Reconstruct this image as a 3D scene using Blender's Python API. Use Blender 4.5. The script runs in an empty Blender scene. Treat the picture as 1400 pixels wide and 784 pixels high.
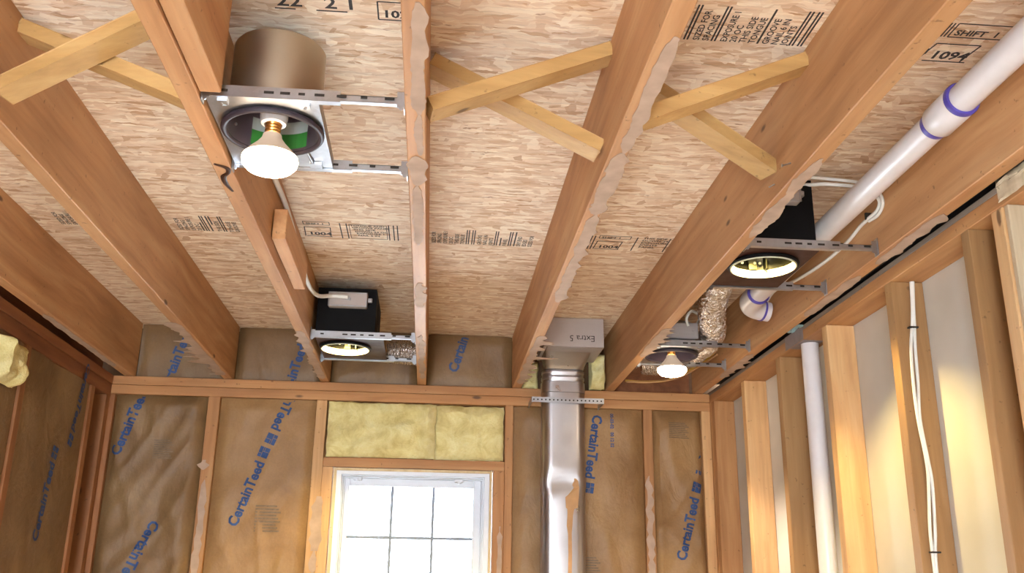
import bpy, bmesh, math, random
from mathutils import Vector, Matrix, noise
from math import pi, sin, cos, radians
C = bpy.context.scene.collection
scn = bpy.context.scene
random.seed(7)

# ------------------------------------------------------------------ camera
def camera():
    F, yaw, pitch, roll = 1308.63, 0.0799818, 0.3128929, 0.0150136
    cy, sy, cp, sp = cos(yaw), sin(yaw), cos(pitch), sin(pitch)
    f = Vector((sy*cp, cy*cp, sp)); r = Vector((cy, -sy, 0)); u = r.cross(f)
    r2 = r*cos(roll) + u*sin(roll); u2 = -r*sin(roll) + u*cos(roll)
    cd = bpy.data.cameras.new('camera'); cd.sensor_width = 36; cd.lens = F/1400*36
    cd.clip_start = .02
    co = bpy.data.objects.new('camera', cd); C.objects.link(co)
    m = Matrix((r2, u2, -f)).transposed().to_4x4(); m.translation = Vector((0, 0, 1.59))
    co.matrix_world = m; scn.camera = co
camera()

# ------------------------------------------------------------------ world, lights, exposure
W = bpy.data.worlds.new('sky'); scn.world = W; W.use_nodes = True
wn = W.node_tree.nodes; wl = W.node_tree.links
bg = wn['Background']; bg.inputs[0].default_value = (.80, .90, 1, 1); bg.inputs[1].default_value = 19.0
def lamp(kind, name, loc, power, col, size=.1, aim=None, **kw):
    l = bpy.data.lights.new(name, kind); l.energy = power; l.color = col
    if kind == 'AREA': l.shape = 'RECTANGLE'; l.size = size; l.size_y = kw.get('sy', size)
    elif kind in ('POINT', 'SPOT'): l.shadow_soft_size = size
    if kind == 'SPOT': l.spot_size = kw['spot']; l.spot_blend = kw.get('blend', .3)
    o = bpy.data.objects.new(name, l); C.objects.link(o); o.location = loc
    if aim: o.rotation_euler = (Vector(aim)-Vector(loc)).to_track_quat('-Z', 'Y').to_euler()
    return o
# added warm spots behind the viewer, bouncing off the floor to brighten the ceiling
WARM = (1, .78, .50)
lamp('SPOT', 'rear_bounce_light', (.87, -.3, 2.40), 18, WARM, .05, (.87, -.3, 0), spot=radians(130), blend=.3)
lamp('SPOT', 'rear_bounce_light', (-.35, -.9, 2.38), 50, WARM, .05, (-.35, -.9, 0), spot=radians(140), blend=.4)
# added fill area lights behind the viewer, standing in for unseen openings
lamp('AREA', 'left_fill_light', (-1.25, -1.0, 1.15), 22, (.93, .97, 1), 1.6, (1.2, 1.2, 1.6), sy=1.9)
lamp('AREA', 'rear_fill_light', (-.6, -2.0, 1.1), 15, (.95, .97, 1), 1.1, (.2, 2.5, 1.2), sy=1.9)
scn.view_settings.view_transform = 'Standard'; scn.view_settings.look = 'None'
scn.view_settings.exposure = 0.5; scn.view_settings.gamma = 1
scn.view_settings.use_curve_mapping = False
scn.cycles.max_bounces = 8; scn.cycles.caustics_reflective = False; scn.cycles.caustics_refractive = False
scn.cycles.sample_clamp_indirect = 4

# ------------------------------------------------------------------ materials
def srgb(r, g, b):
    f = lambda c: (c/255/12.92) if c/255 <= .04045 else ((c/255+.055)/1.055)**2.4
    return (f(r), f(g), f(b), 1)
class NT:
    def __init__(s, name):
        s.m = bpy.data.materials.new(name); s.m.use_nodes = True
        s.n = s.m.node_tree.nodes; s.l = s.m.node_tree.links
        s.b = s.n['Principled BSDF']; s.tc = s.n.new('ShaderNodeTexCoord')
        s.rnd = s.n.new('ShaderNodeObjectInfo')
        mp = s.n.new('ShaderNodeVectorMath'); mp.operation = 'MULTIPLY_ADD'
        s.l.new(s.rnd.outputs['Random'], mp.inputs[0]); mp.inputs[1].default_value = (37, 53, 71)
        s.l.new(s.tc.outputs['Object'], mp.inputs[2]); s.co = mp.outputs[0]
    def sc(s, v, rot=(0, 0, 0), src=None):
        m = s.n.new('ShaderNodeMapping'); m.inputs['Scale'].default_value = v; m.inputs['Rotation'].default_value = rot
        s.l.new(src or s.co, m.inputs[0]); return m.outputs[0]
    def noise(s, v, scale, detail=4, dist=0, rough=.55, col=False):
        t = s.n.new('ShaderNodeTexNoise'); s.l.new(v, t.inputs['Vector'])
        t.inputs['Scale'].default_value = scale; t.inputs['Detail'].default_value = detail
        t.inputs['Distortion'].default_value = dist; t.inputs['Roughness'].default_value = rough
        return t.outputs['Color' if col else 'Fac']
    def vor(s, v, scale, out='Color', feat='F1', rnd=1):
        t = s.n.new('ShaderNodeTexVoronoi'); t.feature = feat; s.l.new(v, t.inputs['Vector'])
        t.inputs['Scale'].default_value = scale; t.inputs['Randomness'].default_value = rnd; return t.outputs[out]
    def ramp(s, fac, stops, interp='LINEAR'):
        t = s.n.new('ShaderNodeValToRGB'); s.l.new(fac, t.inputs[0]); cr = t.color_ramp; cr.interpolation = interp
        while len(cr.elements) < len(stops): cr.elements.new(.5)
        for e, (p, c) in zip(cr.elements, stops):
            e.position = p; e.color = c if len(c) == 4 else (*c, 1)
        return t.outputs[0]
    def mix(s, fac, a, b, mode='MIX'):
        t = s.n.new('ShaderNodeMix'); t.data_type = 'RGBA'; t.blend_type = mode
        for i, x in ((0, fac), (6, a), (7, b)):
            if isinstance(x, (int, float)): t.inputs[i].default_value = x
            elif isinstance(x, tuple): t.inputs[i].default_value = x
            else: s.l.new(x, t.inputs[i])
        return t.outputs[2]
    def add(s, a, vec_b, k):
        t = s.n.new('ShaderNodeVectorMath'); t.operation = 'MULTIPLY_ADD'
        s.l.new(vec_b, t.inputs[0]); t.inputs[1].default_value = (k, k, k); s.l.new(a, t.inputs[2]); return t.outputs[0]
    def bump(s, h, st=.3, d=.002):
        t = s.n.new('ShaderNodeBump'); t.inputs['Strength'].default_value = st; t.inputs['Distance'].default_value = d
        s.l.new(h, t.inputs['Height']); s.l.new(t.outputs[0], s.b.inputs['Normal'])
    def fin(s, col, rough=.7, metal=0):
        if isinstance(col, tuple): s.b.inputs['Base Color'].default_value = col
        else: s.l.new(col, s.b.inputs['Base Color'])
        if isinstance(rough, (int, float)): s.b.inputs['Roughness'].default_value = rough
        else: s.l.new(rough, s.b.inputs['Roughness'])
        s.b.inputs['Metallic'].default_value = metal
        return s.m
G3 = lambda v: (v, v, v, 1)

def wood(name, lo, mid, hi, axis, knots=.35, tint=None):
    t = NT(name)
    st = {'X': (1, 14, 14), 'Y': (14, 1, 14), 'Z': (14, 14, 1)}[axis]
    kn = {'X': (1, 2.6, 2.6), 'Y': (2.6, 1, 2.6), 'Z': (2.6, 2.6, 1)}[axis]
    warp = t.add(t.co, t.noise(t.sc((1, 1, 1)), 2.2, 2, col=True), .06)
    v = t.sc(st, src=warp)
    g = t.noise(v, 1.6, 5, .4)
    col = t.ramp(g, [(.2, lo), (.5, mid), (.8, hi)])
    fine = t.noise(t.sc(tuple(5*x if x > 1 else 1.5 for x in st)), 1.5, 3)
    col = t.mix(.35, col, t.ramp(fine, [(.3, G3(.82)), (.65, G3(1.08))]), 'MULTIPLY')
    big = t.noise(t.sc((1, 1, 1)), 2.5, 2)
    col = t.mix(.45, col, t.ramp(big, [(.3, G3(.70)), (.7, G3(1.12))]), 'MULTIPLY')
    if knots:
        k = t.vor(t.sc(kn), 3.0, 'Distance')
        col = t.mix(t.ramp(k, [(.0, G3(1)), (.045, G3(.9)), (.075, G3(0))]), col, tuple(.32*x for x in lo[:3])+(1,))
    # dirt specks
    d = t.noise(t.sc((1, 1, 1)), 60, 2)
    col = t.mix(t.ramp(d, [(.68, G3(0)), (.76, G3(.55))]), col, tuple(.3*x for x in lo[:3])+(1,))
    # each board its own tone
    hs = t.n.new('ShaderNodeHueSaturation'); t.l.new(col, hs.inputs['Color'])
    mr = t.n.new('ShaderNodeMapRange'); t.l.new(t.rnd.outputs['Random'], mr.inputs[0]); mr.inputs[3].default_value = .9; mr.inputs[4].default_value = 1.08
    t.l.new(mr.outputs[0], hs.inputs['Value'])
    t.bump(fine, .25, .0012)
    return t.fin(hs.outputs[0], .62)

J = (srgb(156, 106, 64), srgb(188, 138, 92), srgb(206, 162, 116))
S = (srgb(182, 134, 84), srgb(210, 164, 112), srgb(226, 188, 138))
P = (srgb(146, 98, 56), srgb(176, 124, 76), srgb(196, 150, 100))
Y = (srgb(164, 124, 72), srgb(188, 148, 92), srgb(204, 168, 112))
M = {}
M['joist'] = wood('joist_wood', *J, 'Y')
for a in 'XYZ':
    M['plate'+a] = wood('plate_wood_'+a, *P, a)
    M['stud'+a] = wood('stud_wood_'+a, *S, a)
M['brownstud'] = wood('shaded_brown_stud_wood', srgb(130, 92, 54), srgb(158, 118, 74), srgb(178, 138, 92), 'Z')  # darker brown stud copy, shade of the unlit sides put into the colour
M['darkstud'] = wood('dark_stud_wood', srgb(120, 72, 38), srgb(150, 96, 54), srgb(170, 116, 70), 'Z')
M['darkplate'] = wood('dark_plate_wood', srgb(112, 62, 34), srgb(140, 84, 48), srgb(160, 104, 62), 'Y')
M['brace'] = wood('brace_wood', *Y, 'X', .2)
M['block'] = wood('block_wood', srgb(170, 112, 66), srgb(198, 146, 98), srgb(214, 170, 124), 'Y')
M['jamb'] = wood('jamb_wood', srgb(196, 168, 120), srgb(216, 192, 148), srgb(228, 208, 168), 'Z', 0)
M['greywood'] = wood('weathered_wood', srgb(104, 88, 76), srgb(130, 114, 100), srgb(150, 134, 120), 'Y', 0)
M['palewood'] = wood('pale_stud_wood', srgb(176, 156, 126), srgb(204, 186, 156), srgb(222, 206, 178), 'Z')

def osb():
    t = NT('oriented_strand_board')
    w = t.add(t.co, t.noise(t.sc((1, 1, 1)), 9, 3, .5, col=True), .035)
    w = t.add(w, t.noise(t.sc((1, 1, 1)), 45, 2, col=True), .007)
    pal = [(.0, srgb(190, 148, 110)), (.12, srgb(210, 174, 138)), (.35, srgb(226, 197, 166)), (.6, srgb(234, 210, 182)), (.85, srgb(248, 232, 208))]
    def layer(sc, rot):
        c = t.vor(t.sc(sc, (0, 0, rot), w), 1)
        sp = t.n.new('ShaderNodeSeparateColor'); t.l.new(c, sp.inputs[0])
        return t.ramp(sp.outputs[0], pal), sp.outputs[1]
    base, _ = layer((17, 85, 1), .05)
    b, fb = layer((20, 105, 1), -.18); c, fc = layer((24, 85, 1), .3); d, fd = layer((48, 34, 1), .7)
    col = t.mix(t.ramp(fb, [(.5, G3(0)), (.52, G3(.6))]), base, b)
    col = t.mix(t.ramp(fc, [(.66, G3(0)), (.68, G3(.6))]), col, c)
    col = t.mix(t.ramp(fd, [(.86, G3(0)), (.88, G3(.8))]), col, d)
    streak = t.noise(t.sc((9, 130, 1), (0, 0, .06), w), 1, 5, .8, .7)
    col = t.mix(.65, col, t.ramp(streak, [(.30, G3(.66)), (.44, G3(.95)), (.6, G3(1.04)), (.72, G3(1.22))]), 'MULTIPLY')
    dk = t.noise(t.sc((14, 70, 1), (0, 0, -.3), w), 1.1, 3, 1.0)
    col = t.mix(t.ramp(dk, [(.67, G3(0)), (.72, G3(.7))]), col, srgb(150, 100, 60))
    big = t.noise(t.sc((1, 1, 1)), 1.8, 2)
    col = t.mix(.5, col, t.ramp(big, [(.3, (.93, .88, .84, 1)), (.7, (1.05, 1.05, 1.05, 1))]), 'MULTIPLY')
    t.bump(streak, .5, .003)
    return t.fin(col, .75)
M['osb'] = osb()
def kraft(name, k=1.0):
    t = NT(name)
    n1 = t.noise(t.sc((1, 1, 1)), 4, 4, .5); n2 = t.noise(t.sc((1, 1, 1)), 120, 3)
    f = lambda r, g, b: srgb(r*k, g*k, b*k)
    col = t.ramp(n1, [(.3, f(146, 108, 66)), (.5, f(168, 128, 82)), (.72, f(188, 148, 98))])
    col = t.mix(.3, col, t.ramp(n2, [(.35, G3(.8)), (.65, G3(1.1))]), 'MULTIPLY')
    cr = t.noise(t.sc((1, 1, .6), (0, .5, 0)), 14, 5, .5)
    t.bump(cr, .6, .012)
    return t.fin(col, .55)
M['kraft'] = kraft('kraft_paper', .88); M['krafts'] = kraft('kraft_paper_corner_shade', .74); M['kraftd'] = kraft('kraft_paper_shaded', .72)  # darker copies of one paper: corner, left wall and rim shade put into colour
def fibre():
    t = NT('yellow_glass_wool')
    n = t.noise(t.sc((1, 1, 1)), 14, 6, .6, .7); n2 = t.noise(t.sc((1, 1, 1)), 5, 3)
    col = t.ramp(n, [(.25, srgb(196, 176, 110)), (.5, srgb(224, 210, 146)), (.75, srgb(240, 232, 182))])
    col = t.mix(t.ramp(n2, [(.52, G3(0)), (.72, G3(.5))]), col, srgb(176, 158, 108))
    t.bump(t.noise(t.sc((1, 1, 1)), 110, 5, .5), .8, .004)
    return t.fin(col, .95)
M['wool'] = fibre()
def drywall():
    t = NT('drywall_back_paper')
    n = t.noise(t.sc((1, 1, 1)), 3, 3); f = t.noise(t.sc((1, 1, 1)), 200, 2)
    col = t.ramp(n, [(.3, srgb(196, 190, 180)), (.7, srgb(216, 210, 200))])
    t.bump(f, .2, .001); return t.fin(col, .85)
M['drywall'] = drywall()
def metal(name, col, rough, spangle=.25, scale=90, metallic=1):
    t = NT(name)
    v = t.vor(t.sc((1, 1, 1)), scale)
    c = t.mix(spangle, col, t.ramp(v, [(0, tuple(.7*x for x in col[:3])+(1,)), (1, tuple(min(1, 1.25*x) for x in col[:3])+(1,))]))
    r = t.ramp(t.noise(t.sc((1, 1, 1)), 12, 3), [(.3, G3(rough*.8)), (.7, G3(rough*1.25))])
    return t.fin(c, r, metallic)
M['galv'] = metal('galvanized_steel', srgb(182, 185, 190), .36)
M['duct'] = metal('duct_galvanized_steel', srgb(186, 184, 186), .34, .05, 60)
M['can'] = metal('spun_aluminium_can', srgb(186, 176, 158), .4, .03, 200)
M['black'] = metal('black_enamel', srgb(9, 8, 9), .6, .1, 50, 0)
M['pan'] = metal('brown_black_pan', srgb(58, 34, 27), .4, .1, 50, 0)
M['darkring'] = metal('dark_rubber_ring', srgb(44, 34, 42), .5, .1, 50, 0)
M['caninner'] = metal('can_inner_steel', srgb(120, 106, 116), .45, .1, 80, .8)
M['darkcan'] = metal('can_inner_dark', srgb(13, 12, 9), .22, .1, 80, 0)
M['dimsteel'] = metal('dim_bracket_steel', srgb(70, 70, 62), .4, .1, 80)
for _k in ('black', 'pan'): M[_k].node_tree.nodes['Principled BSDF'].inputs['Specular IOR Level'].default_value = .12
M['boxsteel'] = metal('matte_galvanized_box', srgb(178, 168, 162), .5, .05, 90, .35)
def foil():
    t = NT('crinkled_foil')
    w = t.noise(t.sc((1, 1, 1)), 70, 4, 1.5)
    t.bump(w, 1, .006)
    v = t.vor(t.sc((1, 1, 1)), 160)
    return t.fin(t.mix(.4, srgb(220, 214, 208), v, 'MULTIPLY') if False else srgb(216, 208, 200), .2, 1)
M['foil'] = foil()
def plain(name, c, rough=.5, var=.06, scale=20, metallic=0):
    t = NT(name); n = t.noise(t.sc((1, 1, 1)), scale, 3)
    return t.fin(t.mix(1, c, t.ramp(n, [(.3, G3(1-var)), (.7, G3(1+var))]), 'MULTIPLY'), rough, metallic)
M['pvc'] = plain('white_pvc', srgb(226, 220, 220), .3, .03)
M['purple'] = plain('purple_primer', srgb(82, 70, 160), .4, .15, 60)
M['vinyl'] = plain('white_vinyl', srgb(226, 232, 242), .35, .02)
M['collar'] = plain('white_trim_collar', srgb(206, 202, 180), .4, .02)
M['ink'] = plain('black_stencil_ink', srgb(52, 46, 44), .8, .5, 90)
M['blue'] = plain('blue_print', srgb(34, 66, 116), .6, .25, 60)
M['greyprint'] = plain('grey_print', srgb(120, 98, 74), .7, .2, 90)
M['paper'] = plain('torn_tan_paper', srgb(176, 150, 130), .85, .14, 18)
M['tan'] = plain('tan_reflection_and_cable', srgb(184, 140, 92), .6, .1, 30)  # matte tan for the painted duct reflection and the thin cable
M['cablew'] = plain('white_cable_jacket', srgb(226, 224, 216), .45, .05, 30)
M['cabley'] = plain('yellow_cable_jacket', srgb(206, 164, 60), .45, .05, 30)
M['cablet'] = plain('teal_grey_cable', srgb(84, 110, 116), .5, .1, 30)
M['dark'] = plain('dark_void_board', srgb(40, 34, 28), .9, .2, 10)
M['tape'] = plain('grey_duct_tape', srgb(128, 116, 116), .5, .12, 40)
M['label_white'] = plain('white_label', srgb(150, 158, 156), .5, .06, 30)
M['label_green'] = plain('green_label', srgb(46, 110, 44), .5, .12, 30)
M['ceramic'] = plain('white_ceramic', srgb(214, 208, 204), .35, .03)
M['brass'] = plain('brass_screw_shell', srgb(216, 160, 90), .3, .1, 50, 1)
M['resin'] = plain('dark_resin', srgb(52, 26, 16), .3, .3, 60)
M['floor'] = plain('concrete_floor', srgb(222, 216, 208), .85, .08, 4)
M['sheath'] = plain('wall_sheathing', srgb(120, 88, 60), .85, .2, 12)
def emis(name, col, st):
    m = bpy.data.materials.new(name); m.use_nodes = True; b = m.node_tree.nodes['Principled BSDF']
    b.inputs['Base Color'].default_value = (1, 1, 1, 1); b.inputs['Emission Color'].default_value = (*col, 1)
    b.inputs['Emission Strength'].default_value = st; return m
M['bulb'] = emis('lit_flood_bulb', (1, .80, .58), 24)
M['bulb_in'] = emis('lit_inner_bulb', (1, .84, .50), 12)
M['bulb_neck'] = emis('glowing_bulb_neck', (1, .76, .54), .25); M['bulb_neck'].node_tree.nodes['Principled BSDF'].inputs['Base Color'].default_value = (.42, .30, .22, 1)
def glass():
    m = bpy.data.materials.new('window_glass'); m.use_nodes = True; n = m.node_tree.nodes; l = m.node_tree.links
    n.remove(n['Principled BSDF']); tr = n.new('ShaderNodeBsdfTransparent'); gl = n.new('ShaderNodeBsdfGlossy'); gl.inputs['Roughness'].default_value = .02
    fr = n.new('ShaderNodeFresnel'); fr.inputs[0].default_value = 1.45; mx = n.new('ShaderNodeMixShader')
    tr.inputs[0].default_value = (.96, .98, .98, 1)
    l.new(fr.outputs[0], mx.inputs[0]); l.new(tr.outputs[0], mx.inputs[1]); l.new(gl.outputs[0], mx.inputs[2])
    l.new(mx.outputs[0], n['Material Output'].inputs[0]); return m
M['glass'] = glass()

# ------------------------------------------------------------------ mesh helpers (all shapes given in room coordinates)
class MB:
    def __init__(s): s.b = bmesh.new()
    def box(s, x0, x1, y0, y1, z0, z1, bev=0):
        r = bmesh.ops.create_cube(s.b, size=1)
        for v in r['verts']:
            v.co = Vector(((x0+x1)/2+v.co.x*(x1-x0), (y0+y1)/2+v.co.y*(y1-y0), (z0+z1)/2+v.co.z*(z1-z0)))
        if bev:
            es = list({e for v in r['verts'] for e in v.link_edges})
            bmesh.ops.bevel(s.b, geom=es, offset=bev, segments=1, affect='EDGES')
        return s
    def beam(s, a, b, w, h, upv=(0, 0, 1), bev=0):
        a, b = Vector(a), Vector(b); d = b-a; L = d.length; d.normalize()
        side = d.cross(Vector(upv)).normalized(); up = side.cross(d)
        r = bmesh.ops.create_cube(s.b, size=1); c = (a+b)/2
        for v in r['verts']: v.co = c + d*(v.co.x*L) + side*(v.co.y*w) + up*(v.co.z*h)
        if bev:
            es = list({e for v in r['verts'] for e in v.link_edges})
            bmesh.ops.bevel(s.b, geom=es, offset=bev, segments=1, affect='EDGES')
        return s
    def tube(s, pts, rad, seg=12, cap=True, flat=1, smooth_path=0, fn=None):
        pts = [Vector(p) for p in pts]
        if smooth_path: pts = spline(pts, smooth_path)
        n = len(pts); rr = rad if isinstance(rad, list) else [rad]*n
        if len(rr) != n: rr = [rr[min(int(i/(n-1)*(len(rr)-1)), len(rr)-2)]*(1-(i/(n-1)*(len(rr)-1)-min(int(i/(n-1)*(len(rr)-1)), len(rr)-2)))+rr[min(int(i/(n-1)*(len(rr)-1)), len(rr)-2)+1]*(i/(n-1)*(len(rr)-1)-min(int(i/(n-1)*(len(rr)-1)), len(rr)-2)) for i in range(n)]
        T = [(pts[min(i+1, n-1)]-pts[max(i-1, 0)]).normalized() for i in range(n)]
        ref = Vector((0, 0, 1)) if abs(T[0].z) < .9 else Vector((1, 0, 0))
        N = (ref - T[0]*ref.dot(T[0])).normalized(); rings = []
        for i in range(n):
            N = (N - T[i]*N.dot(T[i])).normalized(); B = T[i].cross(N)
            rings.append([s.b.verts.new(pts[i] + (N*cos(2*pi*k/seg)*flat + B*sin(2*pi*k/seg))*(rr[i]*(fn(i, k) if fn else 1))) for k in range(seg)])
        for i in range(n-1):
            for k in range(seg):
                s.b.faces.new((rings[i][k], rings[i][(k+1) % seg], rings[i+1][(k+1) % seg], rings[i+1][k]))
        if cap:
            s.b.faces.new(rings[0][::-1]); s.b.faces.new(rings[-1])
        return s
    def lathe(s, c, prof, seg=40, axis='Z'):
        c = Vector(c); rings = []
        for r, z in prof:
            ring = []
            for k in range(seg):
                a = 2*pi*k/seg
                ring.append(s.b.verts.new(c+Vector((r*cos(a), r*sin(a), z))))
            rings.append(ring)
        for i in range(len(prof)-1):
            for k in range(seg):
                s.b.faces.new((rings[i][k], rings[i][(k+1) % seg], rings[i+1][(k+1) % seg], rings[i+1][k]))
        return s
    def disc(s, c, r, seg=24, nrm=(0, 0, 1), th=.001):
        c = Vector(c); n = Vector(nrm).normalized(); return s.tube([c, c+n*th], r, seg)
    def poly(s, pts, nrm, th):
        n = Vector(nrm)*th; a = [s.b.verts.new(Vector(p)) for p in pts]; b = [s.b.verts.new(Vector(p)+n) for p in pts]
        s.b.faces.new(a); s.b.faces.new(b[::-1]); k = len(pts)
        for i in range(k): s.b.faces.new((a[i], b[i], b[(i+1) % k], a[(i+1) % k]))
        return s
    def grid(s, nu, nv, fn):
        g = [[s.b.verts.new(fn(i/nu, j/nv)) for j in range(nv+1)] for i in range(nu+1)]
        for i in range(nu):
            for j in range(nv): s.b.faces.new((g[i][j], g[i+1][j], g[i+1][j+1], g[i][j+1]))
        return s
def spline(p, n):
    out = []; q = [p[0]*2-p[1]]+p+[p[-1]*2-p[-2]]
    for i in range(1, len(q)-2):
        for k in range(n):
            t = k/n; a, b, c, d = q[i-1], q[i], q[i+1], q[i+2]
            out.append(.5*((2*b)+(c-a)*t+(2*a-5*b+4*c-d)*t*t+(3*b-a-3*c+d)*t**3))
    out.append(p[-1]); return out
WLOC = {}
def obj(name, mb, mat, parent=None, loc=None, smooth=False, label=None, cat=None, group=None, kind=None):
    b = mb.b
    bmesh.ops.recalc_face_normals(b, faces=b.faces)
    # a thing that is one mesh gets its origin at its centre bottom
    if parent is None and loc is None:
        vs = [v.co for v in b.verts]
        loc = Vector(((min(v.x for v in vs)+max(v.x for v in vs))/2, (min(v.y for v in vs)+max(v.y for v in vs))/2, min(v.z for v in vs)))
    base = Vector(loc) if loc is not None else Vector((0, 0, 0))
    root = WLOC[parent.name] if parent else Vector((0, 0, 0))
    org = base if parent is None else root
    bmesh.ops.translate(b, verts=b.verts, vec=-org)
    me = bpy.data.meshes.new(name); b.to_mesh(me); b.free()
    if smooth:
        for p in me.polygons: p.use_smooth = True
        try: me.set_sharp_from_angle(angle=radians(35))
        except Exception: pass
    me.materials.append(mat)
    o = bpy.data.objects.new(name, me); C.objects.link(o)
    if parent: o.parent = parent
    else: o.location = org
    WLOC[o.name] = org
    if label: o['label'] = label
    if cat: o['category'] = cat
    if group: o['group'] = group
    if kind: o['kind'] = kind
    return o
def thing(name, loc, label=None, cat=None, group=None, kind=None):
    o = bpy.data.objects.new(name, None); C.objects.link(o); o.location = loc; o.empty_display_size = .05
    WLOC[o.name] = Vector(loc)
    if label: o['label'] = label
    if cat: o['category'] = cat
    if group: o['group'] = group
    if kind: o['kind'] = kind
    return o
def sub(name, mb, mat, parent, **k): return obj(name, mb, mat, parent, **k)

_fc = {}
def text_faces(s, bold=0.0):
    key = (s, bold)
    if key in _fc: return _fc[key]
    cu = bpy.data.curves.new('t', 'FONT'); cu.body = s; cu.size = 1; cu.resolution_u = 2; cu.offset = bold
    o = bpy.data.objects.new('t', cu); C.objects.link(o)
    bpy.context.view_layer.update()
    dg = bpy.context.evaluated_depsgraph_get(); ev = o.evaluated_get(dg); me = ev.to_mesh()
    vs = [v.co.copy() for v in me.vertices]; fs = [tuple(p.vertices) for p in me.polygons]
    ev.to_mesh_clear(); bpy.data.objects.remove(o); bpy.data.curves.remove(cu)
    _fc[key] = (vs, fs); return _fc[key]
def text_into(mb, s, fn, size, x0=0, y0=0, bold=0.0, sx=1.0):
    """adds the glyph faces; fn maps flat (u, v) to a room point"""
    vs, fs = text_faces(s, bold)
    bv = [mb.b.verts.new(fn(x0+v.x*size*sx, y0+v.y*size)) for v in vs]
    for f in fs:
        try: mb.b.faces.new([bv[i] for i in f])
        except ValueError: pass

# ================================================================== SETTING
CZ, JZ = 2.675, 2.44          # subfloor underside, joist underside
YB = 4.02                     # face of the back wall framing
XR, XL = 1.19, -1.33          # faces of the side wall framing
floor = obj('floor', MB().box(-1.6, 1.6, -2.2, 4.3, -.1, 0), M['floor'], kind='structure')

ceiling = thing('ceiling', (0, 1, CZ), kind='structure')
panels = []
for i, (a, b) in enumerate([(-2.2, -.22), (-.2192, 1.0), (1.0008, 2.23), (2.2308, 3.45), (3.4508, 4.2)]):
    for (xa, xb) in ((-1.5, .35), (.3505, 1.5)):
        panels.append(obj('subfloor_panel', MB().box(xa, xb, a, b, CZ, CZ+.018), M['osb'], ceiling))

# ---- stencilled marks on the panels (readable from below: right = +X, up = -Y)
def bars_block(mb, x0, x1, y0, y1, seed, words, size=.017):
    rd = random.Random(seed); x = x0; k = 0
    while x < x1-.004:
        t = rd.choice(['bar', 'bar2', 'word', 'word', 'word'])
        if t == 'bar':
            seg = rd.choice([(0, 1), (0, 1), (0, .55), (.45, 1)])
            mb.box(x, x+.004, y0+(y1-y0)*seg[0], y0+(y1-y0)*seg[1], CZ-.0008, CZ-.0002); x += .009
        elif t == 'bar2':
            for _ in range(2): mb.box(x, x+.0035, y0, y1, CZ-.0008, CZ-.0002); x += .007
            x += .004
        else:
            w = words[k % len(words)]; k += 1
            xx = x+size*.75
            sx = min(1.15, (y1-y0)/(len(w)*size*.62))
            text_into(mb, w, lambda u, v: Vector((xx-v, y1-u, CZ-.0006)), size, bold=.02, sx=sx)
            x += size*1.02
def box_stamp(mb, x0, x1, y0, y1, lines, size, th=.003, skew=.0):
    def seg(a, b, w=th): mb.beam((a[0], a[1], CZ-.0005), (b[0], b[1], CZ-.0005), w, .0005)
    seg((x0, y0), (x1, y0)); seg((x0, y1), (x1, y1)); seg((x0, y0), (x0-skew, y1)); seg((x1, y0), (x1-skew, y1))
    n = len(lines)
    for i, s in enumerate(lines):
        yb = y0+(y1-y0)*(i+.85)/n
        text_into(mb, s, lambda u, v: Vector((x0+.008+u, yb-v, CZ-.0006)), size, bold=.03)
WORDS = ['SIZED FOR', 'SPACING', 'EXPOSURE 1', '20 OC', 'THIS SIDE', 'TONGUE', 'GROOVE', 'NAIL 6 IN', 'JOINTS', 'PANEL', 'DRY END', 'EDGES']
def mark(panel, build):
    mb = MB(); build(mb); return obj('stencilled_print', mb, M['ink'], panel)
P1L, P1R, P2L, P2R = panels[4], panels[5], panels[6], panels[7]
mark(P1R, lambda m: (bars_block(m, .475, .73, 1.545, 1.665, 3, WORDS, .019)))
mark(P1R, lambda m: (box_stamp(m, 1.0, 1.115, 1.553, 1.6, ['SHIFT  1'], .026, .0028, -.0),
                     box_stamp(m, .992, 1.085, 1.625, 1.69, ['1094'], .040, .003, .012),
                     [m.box(.984+i*.007, .987+i*.007, 1.553, 1.6, CZ-.0008, CZ-.0002) for i in range(2)],
                     text_into(m, '11', lambda u, v: Vector((.965+u, 1.665-v, CZ-.0006)), .028, bold=.03)))
mark(P1L, lambda m: (text_into(m, '22   2 1', lambda u, v: Vector((-.335+u, 1.632-v, CZ-.0006)), .05, bold=.02),
                     box_stamp(m, -.14, -.085, 1.60, 1.66, ['102'], .034, .003),
                     m.box(-.34, -.30, 1.64, 1.643, CZ-.0008, CZ-.0002), m.box(-.26, -.2, 1.64, 1.643, CZ-.0008, CZ-.0002)))
mark(P2L, lambda m: bars_block(m, -1.18, -1.0, 2.77, 2.89, 9, WORDS, .018))
mark(P2L, lambda m: bars_block(m, -.82, -.635, 2.77, 2.895, 5, WORDS, .018))
mark(P2L, lambda m: (box_stamp(m, -.425, -.345, 2.775, 2.80, ['SHIFT 1'], .017, .0022),
                     box_stamp(m, -.425, -.345, 2.82, 2.90, ['1004'], .036, .003, .004),
                     [m.box(x, x+.0035, 2.78, 2.91, CZ-.0008, CZ-.0002) for x in (-.315, -.295, -.165, -.15, -.138)],
                     [text_into(m, s, lambda u, v, i=i: Vector((-.282+u+.004*i, 2.80+.0165*i-v, CZ-.0006)), .016, bold=.03)
                      for i, s in enumerate(['TONGUE AND', 'GROOVE PANEL', 'THIS SIDE', 'DOWN 24 OC', 'EXPOSURE 1', 'NAIL 6 IN'])],
                     box_stamp(m, -.285, -.17, 2.785, 2.905, [''], .01, .002)))
mark(P2L, lambda m: bars_block(m, -.03, .30, 2.79, 2.915, 11, WORDS, .018))
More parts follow.
